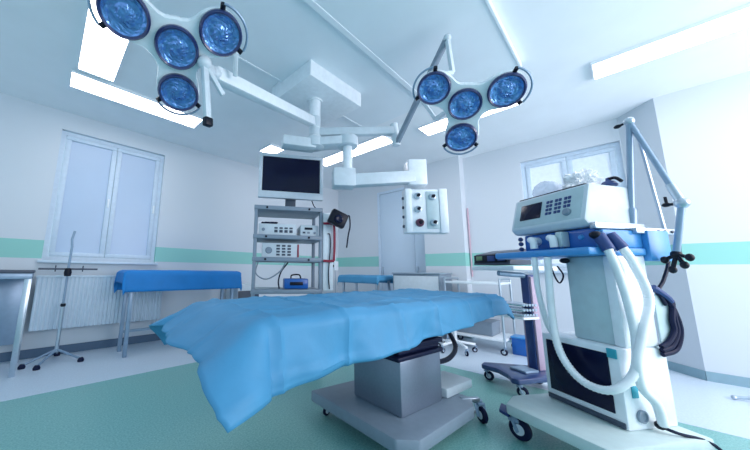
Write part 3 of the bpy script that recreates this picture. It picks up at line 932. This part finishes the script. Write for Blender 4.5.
# black hoses coiled on the side
MB().tube([(0.25, 0.47, 1.26), (0.26, 0.45, 1.1), (0.262, 0.38, 0.98), (0.262, 0.33, 0.92), (0.265, 0.36, 0.84)], 0.009, 8, smooth=6).build('cable', 'wire', ve)
for dd in (0.0, 0.022, 0.042):
    MB().tube([(0.262, 0.30 + dd, 0.93 - dd), (0.268, 0.38 + dd * 0.5, 0.86), (0.27, 0.42 - dd, 0.76), (0.27, 0.42 - dd, 0.68 + dd * 0.5), (0.268, 0.37 - dd, 0.60 + dd), (0.262, 0.28, 0.575 + dd)], 0.013, 10, smooth=6).build('air_hose', 'rubber', ve)
MB().tube([(0.262, 0.29, 0.94), (0.27, 0.36, 0.89), (0.27, 0.39, 0.86)], 0.017, 10, smooth=3).build('hose_clip', 'navy', ve)
MB().tube([(0.27, 0.16, 0.23), (0.32, 0.2, 0.215), (0.36, 0.35, 0.17), (0.40, 0.5, 0.01), (0.5, 0.7, 0.009)], 0.008, 8, smooth=6).build('power_cable', 'wire', ve)
MB().ball((0.275, 0.165, 0.235), 0.024, (1, 1.2, 0.9), 2).build('plug', 'black', ve)
# small tube clutter below the tray
MB().tube([(-0.10, 0.02, 1.12), (-0.08, 0.03, 1.0), (-0.05, 0.03, 0.95), (-0.02, 0.03, 1.0), (-0.06, 0.04, 1.06)], 0.005, 8, smooth=5).build('sensor_cable', 'wire', ve)
MB().ball((0.0, 0.03, 1.095), 0.026, (1.2, 0.8, 0.7), 2).build('valve_cap', 'black', ve)


def crumple(name, loc, rot, sc, m_, label, cat, amp=0.45, freq=7, seed=3, sub=5, floor_z=None):
    g = bmesh.new()
    bmesh.ops.create_icosphere(g, subdivisions=sub, radius=1)
    for v in g.verts:
        d_ = v.co.normalized()
        f_ = 1 + amp * (noise.noise(d_ * freq * 0.35 + Vector((seed, 0, 0))) + 0.6 * abs(noise.noise(d_ * freq * 0.9 + Vector((0, seed, 0)))) + 0.35 * noise.noise(d_ * freq * 2.2))
        v.co = Vector((d_.x * sc[0] * f_, d_.y * sc[1] * f_, d_.z * sc[2] * f_))
        if v.co.z < -0.5 * sc[2]:
            v.co.z = -0.5 * sc[2]
    zmin = min(v.co.z for v in g.verts)
    for v in g.verts:
        v.co.z -= zmin
    b = MB(); b._merge(g)
    o = b.build(name, m_)
    o.location = loc; o.rotation_euler = (0, 0, R(rot))
    tag(o, label, cat)
    return o


def vw(x, y_, z):
    a = R(-123)
    return (VO[0] + x * cos(a) - y_ * sin(a), VO[1] + x * sin(a) + y_ * cos(a), z)


crumple('plastic_bag', vw(0.03, 0.20, 1.575), -123, (0.085, 0.085, 0.075), 'bag', 'crumpled white plastic bag lying on top of the ventilator', 'bag', amp=0.6, freq=6)
crumple('breathing_bag', vw(-0.19, 0.20, 1.575), -123, (0.085, 0.10, 0.085), 'bagclear', 'smooth translucent bag lying left of the crumpled bag on the ventilator', 'bag', amp=0.18, freq=3, seed=9, sub=4)
mk_ = thing('face_mask', 'dark blue breathing mask lying on the right end of the ventilator top', 'mask', vw(0.185, 0.30, 1.575), -123)
MB().lathe([(0.04, 0.004), (0.045, 0.012), (0.03, 0.035), (0.014, 0.042), (0.012, 0.06), (0, 0.06)], (-0.06, 0, 0), (0, 0, 1), 20).build('cushion', 'navy', mk_)
MB().tube([(-0.06, 0, 0.055), (-0.02, 0, 0.05), (0.01, 0.0, 0.018)], 0.010, 10, smooth=4).build('elbow', 'black', mk_)

# ------------------------------------------------------------------ second trolley (steel-blue base)
UO = (3.2, 0.85, 0)
ut = thing('monitor_trolley', 'slim trolley with dark blue base and post behind the ventilator', 'trolley', UO, -118)
MB().prism([(-0.17, -0.10), (-0.22, -0.02), (-0.16, 0.10), (-0.02, 0.34), (0.20, 0.40), (0.26, 0.30), (0.25, -0.14), (0.20, -0.16), (0.12, -0.10), (-0.02, -0.06)], 0.10, 0.145, bev=0.012).build('base', 'basenavy', ut)
MB().box(0.0, 0.16, 0.05, 0.20, 0.145, 0.165, 0.006).build('foot_plate', 'midgrey', ut)
for x, y_ in ((-0.16, -0.05), (0.22, -0.10), (0.02, 0.33), (0.22, 0.33)):
    castor(ut, x, y_, 0.042, 0.105, ang=R(210))
po = MB().box(0.025, 0.105, 0.25, 0.33, 0.14, 1.0, 0.01).build('post', 'navy', ut)
MB().box(0.005, 0.028, 0.26, 0.33, 0.145, 0.72, 0.006).box(0.102, 0.125, 0.26, 0.33, 0.145, 0.98, 0.006).build('side_trim', 'pink', po)
MB().tube([(0.065, 0.29, 0.95), (0.06, 0.25, 0.99), (0.04, 0.12, 1.0), (0.02, 0.0, 1.01)], 0.025, 12, smooth=5).build('neck', 'midgrey', ut)
MB().prism([(-0.16, -0.14), (0.30, -0.14), (0.32, 0.34), (-0.10, 0.30)], 1.035, 1.075, bev=0.008).build('top_tray', 'white', ut)
bk = MB()
for i in range(5):
    for j in range(3):
        bk.tube([(-0.24 + 0.012 * j, 0.14 + 0.035 * i, 0.63 + 0.045 * j), (0.13, 0.14 + 0.035 * i, 0.63 + 0.045 * j)], 0.013, 8)
bk.build('instrument_rods', 'chrome', ut)
MB().box(-0.26, 0.13, 0.12, 0.31, 0.59, 0.612, 0.004).build('rod_shelf', 'white', ut)
md = thing('control_console', 'dark slanted control console with small displays on top of the slim trolley', 'medical device', (UO[0], UO[1], 1.085), -118)
MB().prism([(-0.13, 0.002), (0.12, 0.002), (0.12, 0.15), (-0.10, 0.105)], -0.14, 0.26, axis='x', bev=0.008).build('housing', 'darkgrey', md)
MB().box(-0.12, 0.24, -0.137, -0.125, 0.02, 0.095, 0.003).build('front_panel', 'black', md)
MB().box(-0.09, -0.02, -0.141, -0.136, 0.045, 0.085, 0.001).build('display', mat('green_display', (120, 150, 110), 0.3), md)
MB().box(0.04, 0.12, -0.141, -0.136, 0.035, 0.085, 0.001).build('display', 'navy', md)
MB().box(0.15, 0.22, -0.141, -0.136, 0.035, 0.085, 0.001).build('display', 'navy', md)

# ------------------------------------------------------------------ instrument stand and bin at the right wall
it = thing('instrument_trolley', 'white shelved instrument trolley on castors by the right wall beyond the drape', 'trolley', (4.55, 1.47, 0), -90)
for z0 in (0.16, 0.50, 0.86):
    MB().box(-0.36, 0.36, -0.26, 0.26, z0, z0 + 0.03, 0.005).build('shelf', 'white', it)
for x in (-0.35, 0.35):
    for y_ in (-0.25, 0.25):
        MB().tube([(x, y_, 0.10), (x, y_, 0.93)], 0.014, 10).build('post', 'steel', it)
        castor(it, x, y_, 0.04, 0.105)
for x in (-0.35, 0.35):
    MB().tube([(x, -0.25, 0.93), (x, 0.25, 0.93)], 0.012, 10).build('side_rail', 'steel', it)
iw = R(-90)
for i, (x, z0, w_, h_, m_, lb) in enumerate(((-0.19, 0.531, 0.28, 0.14, 'steel', 'steel instrument box on the left of the middle shelf'), (0.16, 0.531, 0.34, 0.09, 'offwhite', 'flat white instrument tray on the right of the middle shelf'), (-0.05, 0.191, 0.5, 0.16, 'grey', 'grey storage box on the bottom shelf of the white trolley'))):
    b = thing('instrument_box', lb, 'box', (4.55 + 0.0, 1.47 - x, z0), -90)
    MB().box(-w_ / 2, w_ / 2, -0.18, 0.18, 0.001, h_, 0.008).build('body', m_, b)
    MB().box(-w_ / 2 - 0.006, w_ / 2 + 0.006, -0.186, 0.186, h_, h_ + 0.016, 0.004).build('lid', m_, b)
bi = thing('waste_bin', 'small bright blue bin on the floor by the right wall, behind the slim trolley', 'bin', (4.55, 0.985, 0), 0)
MB().prism([(-0.10, -0.10), (0.10, -0.10), (0.10, 0.10), (-0.10, 0.10)], 0.001, 0.20, bev=0.01).build('body', 'blue', bi)
MB().box(-0.108, 0.108, -0.108, 0.108, 0.20, 0.22, 0.006).build('rim', 'lightblue', bi)
# office-type stool base with castors
st = thing('stool', 'white five-castor stool partly hidden under the blue drape end', 'stool', (4.05, 1.62, 0), 0)
for i in range(5):
    a = 2 * pi * i / 5 + 0.3
    MB().bar((0, 0, 0.13), (0.24 * cos(a), 0.24 * sin(a), 0.10), 0.035, 0.03, 0.008).build('base_arm', 'white', st)
    castor(st, 0.24 * cos(a), 0.24 * sin(a), 0.032, 0.09, ang=a)
MB().cyl((0, 0, 0.11), (0, 0, 0.42), 0.022).build('column', 'white', st)
MB().lathe([(0.0, 0.42), (0.16, 0.42), (0.175, 0.44), (0.17, 0.475), (0.14, 0.485), (0, 0.485)]).build('seat', 'white', st)

# ------------------------------------------------------------------ left side: radiator, covered table, desk, tripod stand
ra = thing('radiator', 'white ribbed panel radiator under the left window', 'radiator', (0.62, 4.575, 0.29), 0)
rb = MB()
npts = []
N = 32
for i in range(N):
    x = -0.66 + 1.32 * i / N
    wd_ = 1.32 / N
    npts += [(x, -0.03), (x + wd_ * 0.3, -0.042), (x + wd_ * 0.6, -0.042), (x + wd_ * 0.9, -0.03)]
npts += [(0.66, -0.03), (0.66, 0.04), (-0.66, 0.04)]
rb.prism(npts, 0.03, 0.61).build('ribbed_panel', 'radiator', ra, smooth=False)
MB().box(-0.67, 0.67, -0.045, 0.05, 0.61, 0.635, 0.005).build('top_grille', 'radiator', ra)
MB().box(-0.5, -0.46, 0.03, 0.1, 0.1, 0.5).box(0.46, 0.5, 0.03, 0.1, 0.1, 0.5).build('wall_bracket', 'radiator', ra)
MB().tube([(0.62, 0, 0.03), (0.62, 0, -0.05), (0.62, 0.06, -0.10), (0.62, 0.09, -0.10)], 0.011, 10, smooth=3).build('pipe', 'steel', ra)

sd = thing('side_table', 'steel side table standing by the left wall under a blue cover', 'table', (0, 0, 0), 0)
MB().box(0.74, 2.16, 4.02, 4.42, 0.945, 0.98, 0.006).build('table_top', 'steel', sd)
for x in (0.80, 2.10):
    for y_ in (4.06, 4.38):
        MB().box(x - 0.02, x + 0.02, y_ - 0.02, y_ + 0.02, 0.001, 0.945, 0.004).build('leg', 'midgrey', sd)
MB().box(0.80, 2.10, 4.365, 4.395, 0.22, 0.25).build('stretcher', 'midgrey', sd)
drape('table_cover', 'bluecover', (0.725, 4.22, 0), 0, 1.45, 0.42, 0.985, (0.16, 0.16, 0.26, 0.26), 'deep blue cloth cover on the table by the left wall', 'cloth cover', seed=4.1, folds=0.006, step=0.03, crease=0)
cu = thing('cupboard', 'low dark blue-grey cupboard under the right end of the blue covered table', 'cupboard', (2.50, 4.45, 0), 0)
MB().box(-0.2, 0.2, -0.2, 0.2, 0.002, 0.78, 0.008).build('body', 'offwhite', cu)
MB().box(-0.19, 0.19, -0.212, -0.2, 0.02, 0.68, 0.004).build('door', 'darkgrey', cu)

dk = thing('instrument_desk', 'dark-topped table with steel legs at the left edge by the wall', 'table', (0, 0, 0), 0)
MB().box(-1.3, -0.06, 3.98, 4.6, 0.955, 0.985, 0.006).build('table_top', 'darkgrey', dk)
MB().box(-1.29, -0.07, 3.99, 4.59, 0.90, 0.955, 0.004).build('apron', 'midgrey', dk)
for x in (-1.26, -0.10):
    for y_ in (4.02, 4.56):
        MB().box(x - 0.022, x + 0.022, y_ - 0.022, y_ + 0.022, 0.001, 0.92, 0.004).build('leg', 'steel', dk)
MB().box(-1.26, -0.10, 4.545, 4.575, 0.20, 0.9, 0.004).build('back_panel', 'midgrey', dk)

tr = thing('tripod_stand', 'slim metal tripod stand with crossbar in front of the radiator', 'stand', (0.21, 4.36, 0), 0)
MB().tube([(0, 0, 0.10), (0, 0, 1.08), (0.005, 0, 1.25), (-0.005, 0, 1.34), (0.01, 0, 1.44)], 0.012, 10).build('pole', 'midgrey', tr)
MB().tube([(0, 0, 0.1), (0, 0, 0.62)], 0.018, 12).build('lower_tube', 'steel', tr)
cbz = 1.0
MB().tube([(-0.25, 0, cbz), (0.27, 0, cbz)], 0.010, 10).tube([(-0.11, 0, cbz - 0.03), (-0.11, 0, cbz + 0.04)], 0.006, 8).tube([(0.13, 0, cbz - 0.03), (0.13, 0, cbz + 0.04)], 0.006, 8).build('crossbar', 'darkgrey', tr)
MB().lathe([(0.03, -0.04), (0.036, 0), (0.026, 0.05)], (0, -0.005, cbz - 0.04), (0, 0, 1), 16).build('clamp', 'black', tr)
MB().ball((0.0, 0, 0.60), 0.026, sub=2).build('knob', 'black', tr)
for a in (200, 238, 85, 320):
    dx, dy = cos(R(a)) * 0.27, sin(R(a)) * 0.27
    lg = MB().tube([(0, 0, 0.13), (dx * 0.4, dy * 0.4, 0.09), (dx, dy, 0.032)], 0.012, 10).build('leg', 'midgrey', tr)
    MB().lathe([(0.028, 0.001), (0.03, 0.02), (0.018, 0.045)], (dx, dy, 0)).build('rubber_foot', 'rubber', lg)

# ------------------------------------------------------------------ far corner: covered table, infusion pump stand
ft = thing('corner_table', 'steel table in the far corner beside the door, under a blue cover', 'table', (0, 0, 0), 0)
MB().box(4.25, 4.72, 2.96, 3.80, 0.90, 0.93, 0.005).build('table_top', 'steel', ft)
for x in (4.29, 4.68):
    for y_ in (3.0, 3.76):
        MB().box(x - 0.02, x + 0.02, y_ - 0.02, y_ + 0.02, 0.001, 0.90, 0.004).build('leg', 'steel', ft)
MB().box(4.27, 4.70, 2.98, 3.78, 0.30, 0.325, 0.005).build('lower_shelf', 'steel', ft)
drape('table_cover', 'drape', (4.485, 2.94, 0), 90, 0.88, 0.48, 0.936, (0.10, 0.15, 0.15, 0.15), 'light blue cloth cover on the far corner table', 'cloth cover', seed=2.2, folds=0.006, step=0.035, crease=0)
t2 = thing('side_cabinet', 'grey steel cabinet below the column beside the corner table', 'cabinet', (4.62, 2.1, 0), 0)
MB().box(-0.25, 0.2, -0.18, 0.62, 0.05, 0.98, 0.008).build('body', 'grey', t2)
MB().box(-0.265, 0.215, -0.19, 0.635, 0.98, 1.005, 0.005).build('top', 'steel', t2)
MB().box(-0.262, -0.25, -0.16, 0.60, 0.52, 0.95, 0.004).build('door', 'offwhite', t2)
MB().box(-0.262, -0.25, -0.16, 0.60, 0.08, 0.50, 0.004).build('door', 'offwhite', t2)
for x in (-0.2, 0.15):
    for y_ in (-0.13, 0.55):
        MB().cyl((x, y_, 0.001), (x, y_, 0.05), 0.02).build('foot', 'rubber', t2)
ip = thing('infusion_stand', 'thin infusion stand holding a small white pump by the far corner', 'stand', (4.55, 4.22, 0), 0)
MB().tube([(0, 0, 0.05), (0, 0, 1.9)], 0.010, 10).build('pole', 'steel', ip)
for i in range(5):
    a = 2 * pi * i / 5
    MB().bar((0, 0, 0.07), (0.22 * cos(a), 0.22 * sin(a), 0.06), 0.03, 0.025, 0.006).build('base_arm', 'steel', ip)
    castor(ip, 0.21 * cos(a), 0.21 * sin(a), 0.025, 0.06, ang=a)
MB().box(-0.13, -0.02, -0.11, 0.09, 1.03, 1.22, 0.012).build('pump', 'white', ip)
MB().lathe([(0.03, 0), (0.03, 0.02), (0, 0.025)], (-0.13, -0.05, 1.12), (-1, 0, 0)).build('pump_dial', 'black', ip)

ds = thing('drip_stand', 'metal stand with five splayed legs on the floor at the right edge', 'stand', (4.34, -0.92, 0), 0)
MB().tube([(0, 0, 0.05), (0, 0, 0.55)], 0.011, 10).build('pole', 'steel', ds)
for i in range(5):
    a = math.atan2(0.42, -0.05) + 2 * pi * i / 5
    lg = MB().tube([(0, 0, 0.09), (0.42 * cos(a), 0.42 * sin(a), 0.02)], 0.013, 10).build('leg', 'steel', ds)
    MB().ball((0.42 * cos(a), 0.42 * sin(a), 0.018), 0.018, sub=2).build('rubber_foot', 'steel', lg)
